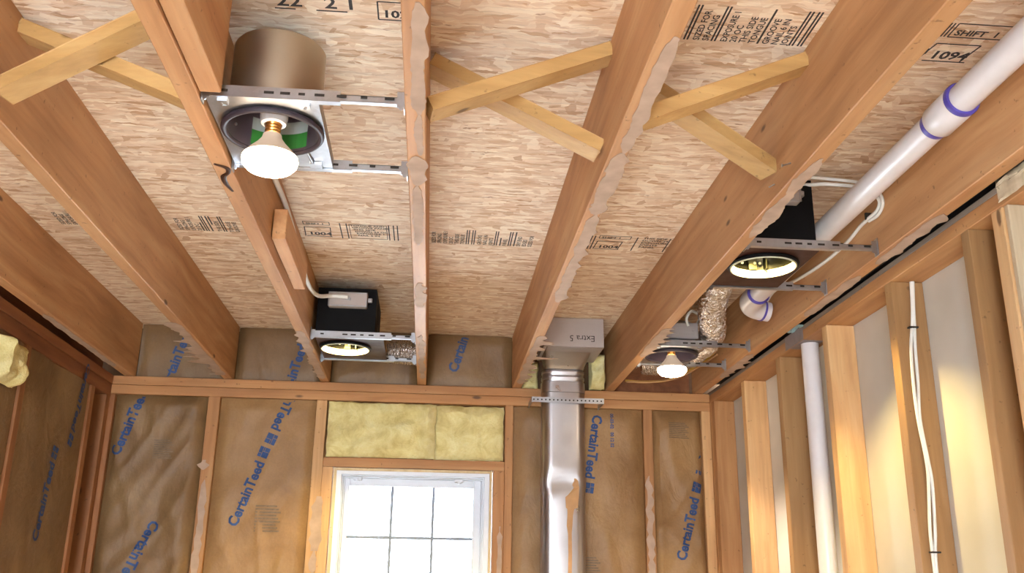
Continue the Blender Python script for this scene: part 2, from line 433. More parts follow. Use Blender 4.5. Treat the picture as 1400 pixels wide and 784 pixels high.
mark(P2R, lambda m: (box_stamp(m, .50, .60, 2.785, 2.81, ['SHIFT 1'], .019, .0022),
                     box_stamp(m, .50, .58, 2.835, 2.905, ['1004'], .034, .003, .004),
                     [m.box(x, x+.0035, 2.79, 2.91, CZ-.0008, CZ-.0002) for x in (.475, .485, .62, .725, .735)],
                     [text_into(m, s, lambda u, v, i=i: Vector((.64+u, 2.80+.02*i-v, CZ-.0006)), .018, bold=.03) for i, s in enumerate(['THIS SIDE', 'DOWN 24', 'EXPOSURE', 'JOINTS', 'PANEL'])]))

# ---- joists
def jagged(x0, x1, y0, y1, seed, amp, step=.02, over_l=0, over_r=0):
    """outline of a torn paper scrap lying on a joist underside"""
    rd = random.Random(seed); step = min(step, .012); n = max(5, int((y1-y0)/step)); L, R = [], []
    for i in range(n+1):
        y = y0+(y1-y0)*i/n; e = min(1, min(i, n-i)/2.5)
        wl = noise.noise(Vector((y*14, seed*3.1, 0)))*2+rd.uniform(-.3, .3); wr = noise.noise(Vector((y*17, seed*5.3, 4)))*2+rd.uniform(-.3, .3)
        l = x0 + (1-e)*(x1-x0)*.4 + wl*amp*e; r = x1 - (1-e)*(x1-x0)*.4 + wr*amp*e
        tl = max(0, noise.noise(Vector((y*22, seed*1.7, 8)))+.12)*2.6; tr = max(0, noise.noise(Vector((y*22, seed*1.7, 18)))+.12)*2.6
        if over_l: l -= tl*rd.uniform(.3, 1)*over_l
        if over_r: r += tr*rd.uniform(.3, 1)*over_r
        if r-l < .004: r = l+.004
        L.append((l, y+rd.uniform(-.3, .3)*step)); R.append((r, y+rd.uniform(-.3, .3)*step))
    return L, R
def scrap(joist, x0, x1, y0, y1, seed, amp=.003, over_l=0, over_r=0, step=.02, droop=0):
    L, R = jagged(x0, x1, y0, y1, seed, amp, step, over_l, over_r); mb = MB(); th = .0012
    top = [], []
    rows = []
    for (l, r) in zip(L, R):
        xs = [l[0], l[0]*.6+r[0]*.4, r[0]]; row = []
        for q, x in enumerate(xs):
            yy = l[1] if q < 2 else r[1]
            out = max(0, x0-x)+max(0, x-x1); z = JZ-.0008-droop*out
            row.append((Vector((x, yy, z)), Vector((x, yy, z-th))))
        rows.append(row)
    vt = [[mb.b.verts.new(a) for a, _ in r] for r in rows]; vb = [[mb.b.verts.new(b) for _, b in r] for r in rows]
    for i in range(len(rows)-1):
        for k in range(2):
            mb.b.faces.new((vt[i][k], vt[i+1][k], vt[i+1][k+1], vt[i][k+1])); mb.b.faces.new((vb[i][k], vb[i][k+1], vb[i+1][k+1], vb[i+1][k]))
        mb.b.faces.new((vt[i][0], vb[i][0], vb[i+1][0], vt[i+1][0])); mb.b.faces.new((vt[i][2], vt[i+1][2], vb[i+1][2], vb[i][2]))
    for i in (0, len(rows)-1):
        for k in range(2): mb.b.faces.new((vt[i][k], vt[i][k+1], vb[i][k+1], vb[i][k]))
    return obj('torn_paper', mb, M['paper'], joist)
JX = [-1.291, -.885, -.484, -.075, .331, .735, 1.126]
JL = ['floor joist nearest the left wall, its side in shadow',
      'second floor joist from the left wall, torn paper hanging at its far end',
      'third floor joist from the left, with blocks nailed to its right side',
      'middle floor joist seen almost edge on, heavily smeared with tan paper and adhesive',
      'floor joist just left of the round-cornered metal duct, paper strip along its edge',
      'floor joist holding the right cross brace ends, left of the large black housing',
      'floor joist beside the right wall behind the white plastic pipe']
joists = []
for k, (x, lb) in enumerate(zip(JX, JL)):
    r = thing('floor_joist', (x+.019, 1, JZ), lb, 'joist', 'floor joists')
    mb = MB()
    # board with very slightly wavy lower edge
    w = .038; n = 40; ya, yb = -2.1, 4.06
    rows = []
    for i in range(n+1):
        y = ya+(yb-ya)*i/n; d = .0012*noise.noise(Vector((x*9, y*3, 0)))
        rows.append([mb.b.verts.new(c) for c in (Vector((x+d, y, JZ+.002)), Vector((x+.002+d, y, JZ)), Vector((x+w-.002+d, y, JZ)), Vector((x+w+d, y, JZ+.002)), Vector((x+w, y, CZ-.0005)), Vector((x, y, CZ-.0005)))])
    for i in range(n):
        for q in range(6): mb.b.faces.new((rows[i][q], rows[i][(q+1) % 6], rows[i+1][(q+1) % 6], rows[i+1][q]))
    mb.b.faces.new(rows[0]); mb.b.faces.new(rows[-1][::-1])
    obj('board', mb, M['joist'], r); joists.append(r)
jO, jA, jB, jC, jD, jE, jF = joists
scrap(jO, -1.289, -1.262, 3.1, 3.85, 1, .003)
scrap(jA, -.888, -.856, 3.15, 3.95, 2, .003, over_l=.045)
scrap(jB, -.48, -.452, 3.2, 3.96, 3, .003, over_l=.02)
scrap(jC, -.062, -.038, 1.25, 1.6, 4, .005, over_r=.004, step=.012)
scrap(jC, -.058, -.04, 1.6, 1.78, 41, .004); scrap(jC, -.076, -.036, 1.78, 1.93, 5, .006); scrap(jC, -.068, -.045, 1.93, 2.3, 6, .004)
scrap(jC, -.07, -.046, 2.62, 2.86, 7, .003, over_r=.02); scrap(jC, -.064, -.044, 3.2, 3.9, 8, .005)
scrap(jD, .345, .372, 1.3, 1.72, 10, .005, over_r=.004); scrap(jD, .338, .374, 1.72, 2.05, 11, .006, over_l=.006)
scrap(jD, .344, .372, 2.05, 2.75, 12, .005, over_r=.01); scrap(jD, .34, .366, 3.15, 3.93, 13, .004, over_r=.05)
scrap(jE, .745, .772, 1.7, 2.15, 15, .007); scrap(jE, .742, .775, 3.0, 3.4, 16, .004, over_r=.04)
scrap(jF, 1.135, 1.164, 1.95, 2.3, 17, .004, over_r=.014); scrap(jF, 1.133, 1.164, 2.4, 2.8, 18, .003); scrap(jF, 1.13, 1.16, 3.3, 3.7, 19, .004, over_r=.02)
# nails sticking out of the joist that carries the brace ends
mb = MB(); mb.tube([(.735, 1.80, 2.475), (.717, 1.80, 2.468)], .0018, 6); mb.disc((.716, 1.80, 2.468), .004, 8, (-1, 0, 0), .0012); obj('bent_nail', mb, M['galv'], jE)
mb = MB(); mb.tube([(.735, 1.90, 2.47), (.722, 1.902, 2.463)], .0016, 6); obj('bent_nail', mb, M['galv'], jE)
# dark resin run at the joist left of the lit lamp
mb = MB(); mb.tube([(-.478, 1.868, 2.4392), (-.455, 1.885, 2.4390), (-.457, 1.91, 2.4390), (-.470, 1.93, 2.4390), (-.473, 1.965, 2.4390), (-.466, 2.01, 2.4392)], [.004, .006, .005, .0065, .006, .003], 8, flat=.35, smooth_path=4)
obj('resin_run', mb, M['resin'], jB)

# ---- blocks beside the third joist
obj('blocking', MB().box(-.4435, -.405, .6, 1.575, 2.446, 2.66, .002), M['block'], label='long wooden block nailed on the third joist, ending above the large lit lamp', cat='block')
obj('blocking', MB().box(-.4435, -.408, 2.40, 2.84, 2.475, 2.56, .002), M['block'], label='short wooden block on the third joist between the lit lamp and the black housing', cat='block')

# ---- cross braces (1x3 bridging)
def brace(a, b, label, w=.05, h=.03):
    o = obj('cross_brace', MB().beam(a, b, w, h, bev=.0015), M['brace'], label=label, cat='brace', group='cross bridging between joists')
    return o
brace((-.033, 1.655, 2.478), (.329, 1.70, 2.652), 'cross brace in front at centre, rising right from the middle joist')
brace((-.035, 1.775, 2.648), (.326, 1.815, 2.488), 'cross brace behind at centre, falling right to a dark knot at its end')
brace((.374, 1.655, 2.478), (.733, 1.69, 2.648), 'cross brace in front at right, rising right below the stencilled panel marks')
brace((.374, 1.765, 2.648), (.728, 1.905, 2.505), 'cross brace behind at right, its lower end held by bent nails')
brace((-.844, 1.70, 2.492), (-.487, 1.60, 2.650), 'pale cross brace crossing the top left corner in front')
brace((-.844, 1.74, 2.650), (-.487, 1.68, 2.485), 'darker cross brace at top left, falling right behind the pale one')

# ================================================================== WALLS
# ---- back wall
wb = thing('wall_back', (0, YB, 0), kind='structure')
obj('sheathing', MB().box(-1.45, -.42, YB+.12, YB+.13, 0, CZ), M['sheath'], wb)
obj('sheathing', MB().box(.27, 1.45, YB+.12, YB+.13, 0, CZ), M['sheath'], wb)
obj('sheathing', MB().box(-.42, .27, YB+.12, YB+.13, 2.10, CZ), M['sheath'], wb)
obj('sheathing', MB().box(-.42, .27, YB+.12, YB+.13, 0, .95), M['sheath'], wb)
obj('top_plate', MB().box(-1.40, XR+.0, YB, YB+.10, 2.402, 2.438, .0015), M['plateX'], wb)
obj('top_plate', MB().box(-1.40, XR+.0, YB+.001, YB+.10, 2.362, 2.4005, .0015), M['plateX'], wb)
def bstud(x0, x1, z0=.04, z1=2.3615, m='studZ', y0=YB): return obj('stud', MB().box(x0, x1, y0, YB+.09, z0, z1, .0015), M[m], wb)
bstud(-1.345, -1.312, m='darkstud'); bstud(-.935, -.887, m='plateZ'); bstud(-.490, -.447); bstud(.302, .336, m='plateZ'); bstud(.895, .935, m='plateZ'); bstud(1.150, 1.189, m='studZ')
bstud(-.4465, -.405, .04, 2.085); bstud(.256, .3015, .04, 2.085, 'plateZ')
obj('window_header', MB().box(-.4465, .3015, YB+.001, YB+.09, 2.0855, 2.124, .0015), M['plateX'], wb)
scrap_m = MB()
def wall_scrap(x0, x1, z0, z1, seed, parent, amp=.005, y=YB-.0015):
    rd = random.Random(seed); n = max(4, int((z1-z0)/.02)); L, R = [], []
    for i in range(n+1):
        z = z0+(z1-z0)*i/n; e = min(1, min(i, n-i)/2)
        L.append((x0+(1-e)*.012+rd.uniform(-amp, amp), y, z)); R.append((x1-(1-e)*.012+rd.uniform(-amp, amp), y, z))
    mb = MB()
    for i in range(n): mb.poly([L[i], L[i+1], R[i+1], R[i]], (0, 1, 0), .001)
    return obj('torn_paper', mb, M['paper'], parent)
wall_scrap(-.478, -.432, 1.75, 1.965, 21, wb, .006); wall_scrap(-.472, -.442, 1.66, 1.76, 22, wb)
wall_scrap(-.928, -.90, 1.60, 2.02, 23, wb, .006); wall_scrap(.90, .925, 1.6, 2.08, 24, wb, .007); wall_scrap(.278, .296, 1.6, 1.86, 25, wb, .003)
wall_scrap(-.945, -.905, 2.06, 2.10, 26, wb, .008)

# ---- right wall
wr = thing('wall_right', (XR, 1, 0), kind='structure')
obj('top_plate', MB().box(XR, XR+.089, -2.1, 4.11, 2.398, 2.432, .0015), M['plateY'], wr)
obj('upper_plate', MB().box(XR+.001, XR+.089, -2.1, 4.11, 2.4325, 2.447, .001), M['greywood'], wr)
for i, (ya, yb, m) in enumerate([(3.55, 3.588, 'studZ'), (3.16, 3.198, 'brownstud'), (2.745, 2.783, 'studZ'), (2.315, 2.353, 'brownstud'), (1.932, 1.965, 'brownstud'), (1.80, 1.84, 'studZ'), (1.4, 1.438, 'studZ'), (.99, 1.028, 'studZ'), (.58, .618, 'studZ'), (.1, .138, 'studZ')]):
    obj('stud', MB().box(XR+.0005, XR+.0885, ya, yb, .04, 2.3975, .0015), M[m], wr)
obj('pale_board', MB().box(XR+.006, XR+.0885, 1.786, 1.7995, .04, 2.3975, .001), M['palewood'], wr)
obj('corner_stud', MB().box(XR+.0005, XR+.0885, 3.96, 3.999, .04, 2.3975, .0015), M['plateZ'], wr)
obj('corner_stud', MB().box(XR+.0005, XR+.0885, 4.0, 4.038, .04, 2.3975, .0015), M['studZ'], wr)
for (a, b) in ((-2.1, -.4), (-.4, .82), (.82, 2.04), (2.04, 3.26), (3.26, 4.11)):
    obj('drywall_sheet', MB().box(XR+.0895, XR+.102, a+.0008, b-.0008, 0, CZ-.002), M['drywall'], wr)
mb = MB(); mb.box(XR-.001, XR, 2.93, 3.09, 2.40, 2.446); mb.box(XR-.001, XR+.07, 2.93, 3.05, 2.397, 2.398); obj('duct_tape', mb, M['tape'], wr)
# rough pale glue over the near plate
mb = MB(); mb.grid(18, 10, lambda u, v: Vector((XR-.004-.012*abs(noise.noise(Vector((u*7, v*4, 1))))*(1 if 0 < u < 1 and 0 < v < 1 else 0), 1.50+.30*u+.008*noise.noise(Vector((v*6, u*5, 3))), 2.405+.05*v+.008*noise.noise(Vector((u*9, v*3, 5))))))
obj('dried_glue', mb, M['palewood'], wr, smooth=True)

wq = thing('wall_rear', (0, -2.1, 0), kind='structure')  # unseen rear wall, added with an opening to control the daylight
obj('drywall_sheet', MB().box(-.05, 1.5, -2.2, -2.12, 0, CZ-.002), M['drywall'], wq)
obj('drywall_sheet', MB().box(-1.46, -1.2, -2.2, -2.12, 0, CZ-.002), M['drywall'], wq)
obj('drywall_sheet', MB().box(-1.2, -.05, -2.2, -2.12, 2.08, CZ-.002), M['drywall'], wq)

# ---- left wall
wl_ = thing('wall_left', (XL, 1, 0), kind='structure')
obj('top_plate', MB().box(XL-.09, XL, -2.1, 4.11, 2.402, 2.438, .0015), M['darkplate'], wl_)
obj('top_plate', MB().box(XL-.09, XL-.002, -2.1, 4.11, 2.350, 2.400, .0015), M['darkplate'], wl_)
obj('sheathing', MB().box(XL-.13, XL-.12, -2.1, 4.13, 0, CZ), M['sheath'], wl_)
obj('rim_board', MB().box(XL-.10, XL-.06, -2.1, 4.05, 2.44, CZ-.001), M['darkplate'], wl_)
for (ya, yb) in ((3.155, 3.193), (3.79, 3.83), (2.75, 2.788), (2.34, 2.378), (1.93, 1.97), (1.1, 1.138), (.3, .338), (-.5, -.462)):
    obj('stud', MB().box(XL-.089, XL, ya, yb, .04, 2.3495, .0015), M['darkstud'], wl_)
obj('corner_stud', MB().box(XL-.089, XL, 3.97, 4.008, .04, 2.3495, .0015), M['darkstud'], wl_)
# rim board over the back wall
obj('trim_1', MB().box(.775, 1.125, YB+.085, YB+.118, 2.4385, CZ-.001), M['darkplate'], kind='structure')

# ---- insulation batts with kraft facing
def batt(name, x0, x1, z0, z1, label, seed, y=YB+.010, amp=.012, mat='kraft', group='faced insulation batts', texts=(), prints=(), cat='insulation'):
    def h(x, z):
        u = (x-x0)/(x1-x0); v = (z-z0)/(z1-z0)
        e = min(1, min(u, 1-u)*9)*min(1, min(v, 1-v)*12*(z1-z0)/.5)
        p = Vector((x*4.5, z*3.2, seed)); q = noise.noise(p)+.5*noise.noise(p*2.3)
        ridge = 1-abs(noise.noise(Vector((x*6+z*2.2, z*2.1-x*3, seed+5))))*3.4
        
        diag = 1-abs(noise.noise(Vector(((x-z*.75)*9, (x+z)*1.4, seed+9))))*3.2
        return amp*e*(.55+.9*q) + (.011 if seed == 1 else .007)*max(0, ridge)*e + (.010 if seed in (1, 4, 7) else .003)*max(0, diag)*e - .012*(1-min(1, min(u, 1-u)*14))
    r = thing(name, ((x0+x1)/2, y+.03, z0), label, cat, group)
    mb = MB(); nu, nv = max(16, int((x1-x0)/.012)), max(16, int((z1-z0)/.016))
    mb.grid(nu, nv, lambda u, v: Vector((x0+(x1-x0)*u, y-h(x0+(x1-x0)*u, z0+(z1-z0)*v), z0+(z1-z0)*v)))
    obj('kraft_facing', mb, M[mat], r, smooth=True)
    obj('glass_wool_core', MB().box(x0+.004, x1-.004, y+.016, y+.07, z0+.004, z1-.004), M['wool'], r)
    for (s, px, pz, ang, size, logo) in texts:
        mb = MB(); ca, sa = cos(radians(ang)), sin(radians(ang))
        def fn(u, v):
            x = px+u*ca-v*sa; z = pz+u*sa+v*ca
            return Vector((x, y-h(min(max(x, x0), x1), min(max(z, z0), z1))-.0022, z))
        text_into(mb, s, fn, size, bold=.034, sx=.9)
        if logo:
            L = logo; q = size*.72
            # square emblem with a notch pattern
            mb2 = MB()
            for (a, b, c, d) in ((0, .56, 0, .62), (.60, 1, 0, .46), (0, .34, .66, 1), (.38, 1, .66, 1), (.60, 1, .5, .62)):
                vs = [mb2.b.verts.new(fn(L+a*q if i in (0, 3) else L+b*q, c*q if i in (0, 1) else d*q)) for i in range(4)]
                if all(x0+.002 < v.co.x < x1-.002 and z0+.002 < v.co.z < z1-.002 for v in vs): mb2.b.faces.new(vs)
            if len(mb2.b.faces): obj('square_emblem', mb2, M['blue'], r, kind='stuff')
        # drop what falls off this strip of paper
        dead = [f for f in mb.b.faces if any(v.co.x < x0+.002 or v.co.x > x1-.002 or v.co.z < z0+.002 or v.co.z > z1-.002 for v in f.verts)]
        bmesh.ops.delete(mb.b, geom=dead, context='FACES')
        if len(mb.b.faces): obj('blue_lettering', mb, M['blue'], r)
    for (a, b, c, d) in prints:
        mb = MB(); n = 9
        for i in range(n):
            zz = c+(d-c)*i/n; zt = zz+(d-c)/n*.55
            vs = [mb.b.verts.new(Vector((x, y-h(x, z)-.002, z))) for x, z in ((a, zz), (b-(i % 3)*.008, zz), (b-(i % 3)*.008, zt), (a, zt))]
            mb.b.faces.new(vs)
        obj('small_print', mb, M['greyprint'], r, kind='stuff')
    return r
T = 'CertainTeed'
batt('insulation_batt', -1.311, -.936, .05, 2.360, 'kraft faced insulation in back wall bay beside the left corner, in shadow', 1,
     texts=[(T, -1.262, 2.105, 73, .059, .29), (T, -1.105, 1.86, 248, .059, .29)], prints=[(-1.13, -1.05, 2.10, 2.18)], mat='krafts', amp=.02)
batt('insulation_batt', -.886, -.491, .05, 2.360, 'kraft faced insulation in back wall bay just left of the window', 2,
     texts=[(T, -.770, 1.835, 71, .059, .29), (T, -.572, 2.49, 249, .059, .29)], prints=[(-.70, -.60, 1.82, 1.93)], amp=.010)
batt('insulation_batt', .337, .894, .05, 2.360, 'kraft faced insulation in back wall bay behind the tall metal duct', 3,
     texts=[(T, .678, 2.335, 262, .059, .29), ('00-03-02   00 12 02', .752, 2.34, 270, .02, 0)], prints=[(.63, .70, 1.66, 1.75)], amp=.013)
batt('insulation_batt', .936, 1.149, .05, 2.360, 'narrow kraft faced insulation strip beside the right corner', 4,
     texts=[(T, 1.055, 1.735, 75, .057, .285), (T, 1.212, 2.405, 252, .057, .285)], prints=[(1.0, 1.09, 2.24, 2.31)], amp=.016)
RY = YB+.035
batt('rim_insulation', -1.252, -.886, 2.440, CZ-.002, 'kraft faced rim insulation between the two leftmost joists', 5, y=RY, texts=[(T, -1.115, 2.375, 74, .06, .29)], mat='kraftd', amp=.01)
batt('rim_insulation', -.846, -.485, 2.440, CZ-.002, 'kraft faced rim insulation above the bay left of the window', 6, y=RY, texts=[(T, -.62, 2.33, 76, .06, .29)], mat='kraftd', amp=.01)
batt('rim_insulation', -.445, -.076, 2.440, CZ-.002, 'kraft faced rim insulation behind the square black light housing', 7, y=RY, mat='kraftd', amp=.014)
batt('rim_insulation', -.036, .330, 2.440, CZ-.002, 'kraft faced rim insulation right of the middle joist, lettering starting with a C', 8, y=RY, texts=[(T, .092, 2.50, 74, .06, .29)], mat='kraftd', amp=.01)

def fluff(x0, x1, y, z0, z1, label, seed, amp=.03, axis='Y', cat='insulation', name='glass_wool_piece', depth=.06):
    mb = MB(); nu, nv = max(10, int((x1-x0)/.008)), max(10, int((z1-z0)/.008))
    def f(u, v, back=False):
        p = Vector((u*(x1-x0)*9, v*(z1-z0)*9, seed))
        e = min(1, min(u, 1-u)*8)**.5*min(1, min(v, 1-v)*7)**.5
        d = amp*e*(.7+.8*noise.noise(p)+.3*noise.noise(p*2.7)+.08*noise.noise(p*7)) + (.02*math.exp(-((u-.93)/.05)**2)*e if seed == 11 else 0)
        a = x0+(x1-x0)*u+.006*noise.noise(p*3+Vector((0, 0, 9))); c = z0+(z1-z0)*v+.006*noise.noise(p*3+Vector((0, 9, 0)))
        return Vector((a, y-d, c)) if axis == 'Y' else Vector((y+d, a, c))
    mb.grid(nu, nv, f)
    if axis == 'Y': mb.box(x0+.008, x1-.008, y+.001, y+depth, z0+.008, z1-.008)
    else: mb.box(y-.004, y-.001, x0+.008, x1-.008, z0+.008, z1-.008)
    return obj(name, mb, M['wool'], smooth=True, label=label, cat=cat)
fluff(-.440, .01, YB+.012, 2.128, 2.358, 'left piece of bare yellow glass wool above the window, rolled at its right edge', 11, .030)
fluff(.005, .298, YB+.028, 2.128, 2.358, 'right piece of bare yellow glass wool above the window, duller', 12, .032)
fluff(.662, .732, YB+.0, 2.442, 2.60, 'yellow green tuft of glass wool stuffed right of the duct boot', 13, .05)
fluff(.372, .442, YB+.02, 2.442, 2.56, 'dark tuft of glass wool left of the duct boot', 14, .03)
# left wall kraft (facing +X) and tuft
def side_batt(y0, y1, label, seed, text=True):
    r = thing('insulation_batt', (XL-.02, (y0+y1)/2, .05), label, 'insulation', 'faced insulation batts')
    def h(y, z):
        u = (y-y0)/(y1-y0); e = min(1, min(u, 1-u)*9); p = Vector((y*4.5, z*3, seed)); return .012*e*(.5+noise.noise(p))
    mb = MB(); mb.grid(30, 90, lambda u, v: Vector((XL-.010+h(y0+(y1-y0)*u, .05+2.298*v), y0+(y1-y0)*u, .05+2.298*v)))
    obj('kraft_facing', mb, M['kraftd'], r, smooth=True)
    obj('glass_wool_core', MB().box(XL-.085, XL-.012, y0+.004, y1-.004, .055, 2.34), M['wool'], r)
    if text:
        for (s, py, pz, ang, size, L) in text:
            mb = MB(); ca, sa = cos(radians(ang)), sin(radians(ang))
            def fn(u, v):
                yy = py+u*ca-v*sa; z = pz+u*sa+v*ca
                return Vector((XL-.0075+h(yy, z), yy, z))
            text_into(mb, s, fn, size, bold=.034, sx=.9)
            if L:
                q = size*.72
                for (a, b, c, d) in ((0, .44, 0, .44), (.56, 1, 0, .44), (0, .44, .56, 1), (.56, 1, .56, 1)):
                    mb.b.faces.new([mb.b.verts.new(fn(L+a*q if i in (0, 3) else L+b*q, c*q if i in (0, 1) else d*q)) for i in range(4)])
            obj('blue_lettering', mb, M['blue'], r)
    return r
side_batt(3.194, 3.789, 'kraft faced insulation on the left wall beside the corner, with slanted lettering', 31,
          [(T, 3.50, 1.74, 80, .06, .29), (T, 3.70, 2.42, 256, .06, .29)])
side_batt(2.789, 3.154, 'kraft faced insulation on the left wall at the picture edge', 32, None)
fluff(2.93, 3.10, XL+.0, 2.19, 2.33, 'pale yellow tuft of glass wool bulging from the left wall', 33, .05, axis='X')

# ================================================================== WINDOW
win = thing('window_1', (-.075, YB+.05, 1.0), kind='structure')
wx0, wx1, wz0, wz1 = -.400, .251, 1.0, 2.082
mb = MB()
for (a, b, c, d) in ((wx0, wx0+.012, wz0, wz1), (wx1-.010, wx1, wz0, wz1), (wx0+.012, wx1-.010, wz1-.010, wz1)):
    mb.box(a, b, YB-.006, YB+.06, c, d, .001)
obj('wooden_jamb', mb, M['jamb'], win)
fx0, fx1, fz1 = wx0+.0125, wx1-.0105, wz1-.0105
mb = MB()
for k, (ins, ya, yb) in enumerate(((0, YB-.002, YB+.03), (.008, YB+.03, YB+.06), (.016, YB+.06, YB+.10))):
    w = .020+ins*.6
    mb.box(fx0, fx0+w, ya, yb, wz0, fz1); mb.box(fx1-w, fx1, ya, yb, wz0, fz1); mb.box(fx0+w, fx1-w, ya, yb, fz1-w*.7, fz1)
obj('vinyl_frame', mb, M['vinyl'], win)
gx0, gx1, gz1, gy = -.338, .178, 2.018, YB+.09
mb = MB()
mb.box(fx0+.03, gx0, gy-.02, gy+.015, wz0, fz1-.022, .002); mb.box(gx1, fx1-.03, gy-.02, gy+.015, wz0, fz1-.022, .002); mb.box(gx0, gx1, gy-.02, gy+.015, gz1, fz1-.022, .002); mb.box(gx0, gx1, gy-.02, gy+.015, wz0, wz0+.05)
obj('window_sash', mb, M['vinyl'], win)
mxs = [gx0, -.160, .012, gx1]; mzs = [gz1, 1.812, 1.606, 1.40, 1.19, wz0+.05]
mb = MB()
for x in mxs[1:3]: mb.box(x-.006, x+.006, gy-.004, gy+.006, wz0+.05, gz1)
for z in mzs[1:-1]: mb.box(gx0, gx1, gy-.0035, gy+.0055, z-.006, z+.006)
M['muntin'] = plain('grey_muntin', srgb(128, 138, 156), .5, .02)
obj('muntin_grid', mb, M['muntin'], win)
for i in range(3):
    for j in range(5):
        obj('glass_pane', MB().box(mxs[i], mxs[i+1], gy+.0062, gy+.0095, mzs[j+1], mzs[j]), M['glass'], win)
for x in (-.305, .115):
    mb = MB(); mb.box(x-.018, x+.018, YB+.035, YB+.058, fz1-.034, fz1-.020, .002); mb.box(x-.006, x+.006, YB+.028, YB+.04, fz1-.040, fz1-.026, .002)
    obj('sash_clip', mb, M['vinyl'], win)

# ================================================================== DUCT
duct = thing('metal_duct', (.537, 3.90, .0), 'tall galvanized wall duct with rounded corners and a dent, right of the window', 'duct')
def rrect(cx, cy, w, d, r, z, seg=7):
    pts = []
    for (sx, sy, a0) in ((1, 1, 0), (-1, 1, 90), (-1, -1, 180), (1, -1, 270)):
        for k in range(seg):
            a = radians(a0+90*k/(seg-1)); pts.append(Vector((cx+sx*(w/2-r)+r*cos(a), cy+sy*(d/2-r)+r*sin(a), z)))
    return pts
def loft(mb, secs, cap0=False, cap1=False):
    R = [[mb.b.verts.new(p) for p in s] for s in secs]; n = len(R[0])
    for i in range(len(R)-1):
        for k in range(n): mb.b.faces.new((R[i][k], R[i][(k+1) % n], R[i+1][(k+1) % n], R[i+1][k]))
    if cap0: mb.b.faces.new(R[0][::-1])
    if cap1: mb.b.faces.new(R[-1])
DX, DY, DW, DD = .537, 3.945, .180, .105
secs = []; nz = 120
for i in range(nz+1):
    z = .0+2.40*i/nz; s = rrect(DX, DY, DW, DD, .042, z); out = []
    for p in s:
        q = p.copy()
        # buckle near z = 2.03: front pushed in with a crease
        if q.y < DY:
            g = math.exp(-((z-2.03)/.035)**2); q.y += .016*g*max(0, 1-abs(q.x-DX)/.085)
            q.y -= .006*math.exp(-((z-2.06)/.10)**2)*abs(q.x-DX)/.09
        q.x += .004*math.exp(-((z-2.03)/.02)**2)*(1 if q.x > DX else -1)
        out.append(q)
    secs.append(out)
mb = MB(); loft(mb, secs, True, True); obj('duct_body', mb, M['duct'], duct, smooth=True)
mb = MB(); loft(mb, [rrect(DX, DY, w, DD+(w-DW), .043, z) for w, z in ((DW-.004, 2.40), (.183, 2.402), (.183, 2.445), (.176, 2.447), (.176, 2.455), (.180, 2.458), (.180, 2.468), (.174, 2.471), (.174, 2.482), (.178, 2.485), (.178, 2.495), (.172, 2.50))], True, False)
loft(mb, [rrect(DX, DY, .172, .10, .042, 2.50), rrect(DX+.005, DY-.012, .168, .10, .03, 2.515), rrect(.543, 3.885, .190, .17, .01, 2.555)])
obj('crimped_collar', mb, M['duct'], duct, smooth=True)
mb = MB()
for k in range(4): mb.poly([(DX-.092+.184*0, 0, 0)]*0 or [(.447, 3.735, 2.552), (.672, 3.735, 2.552), (.672, 3.98, 2.552), (.447, 3.98, 2.552)], (0, 0, 1), .001) if k == 0 else None
mb.box(.432, .676, 3.722, 3.735, 2.553, 2.673, .001); mb.box(.432, .445, 3.735, 3.99, 2.553, 2.673); mb.box(.663, .676, 3.735, 3.99, 2.553, 2.673)
obj('register_boot', mb, M['boxsteel'], duct)
mb = MB(); text_into(mb, 'Extra 5', lambda u, v: Vector((.640-u, 3.7205, 2.600-v)), .036, bold=.0); obj('marker_writing', mb, M['ink'], duct)
mb = MB(); rd = random.Random(4)
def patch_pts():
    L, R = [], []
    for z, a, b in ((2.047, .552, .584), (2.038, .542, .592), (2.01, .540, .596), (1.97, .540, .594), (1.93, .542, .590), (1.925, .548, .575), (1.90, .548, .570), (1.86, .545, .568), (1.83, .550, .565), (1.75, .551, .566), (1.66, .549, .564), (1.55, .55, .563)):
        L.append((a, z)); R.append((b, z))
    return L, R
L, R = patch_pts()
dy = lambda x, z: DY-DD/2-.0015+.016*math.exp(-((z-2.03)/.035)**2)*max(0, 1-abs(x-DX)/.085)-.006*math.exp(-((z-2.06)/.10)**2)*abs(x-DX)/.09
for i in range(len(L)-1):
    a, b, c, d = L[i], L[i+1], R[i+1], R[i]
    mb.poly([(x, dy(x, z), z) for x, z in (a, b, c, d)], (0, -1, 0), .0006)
obj('tan_reflection_patch', mb, M['tan'], duct)  # tan reflection on the duct, built as a thin coloured patch
# strap across the duct
mb = MB(); mb.box(.400, .700, 3.874, 3.8755, 2.352, 2.374); [mb.box(.700-.002, .7, 3.8755, 4.018, 2.352, 2.374), mb.box(.400, .402, 3.8755, 4.018, 2.352, 2.374)]
hs = MB(); [hs.disc((.408+.0165*i, 3.8738, 2.363), .0035, 8, (0, -1, 0), .0005) for i in range(18)]
st = thing('perforated_strap', (.55, 3.874, 2.352), 'perforated metal strap holding the tall duct to the top plate', 'strap')
obj('strap_band', mb, M['galv'], st); obj('strap_holes', hs, M['dark'], st, kind='stuff')

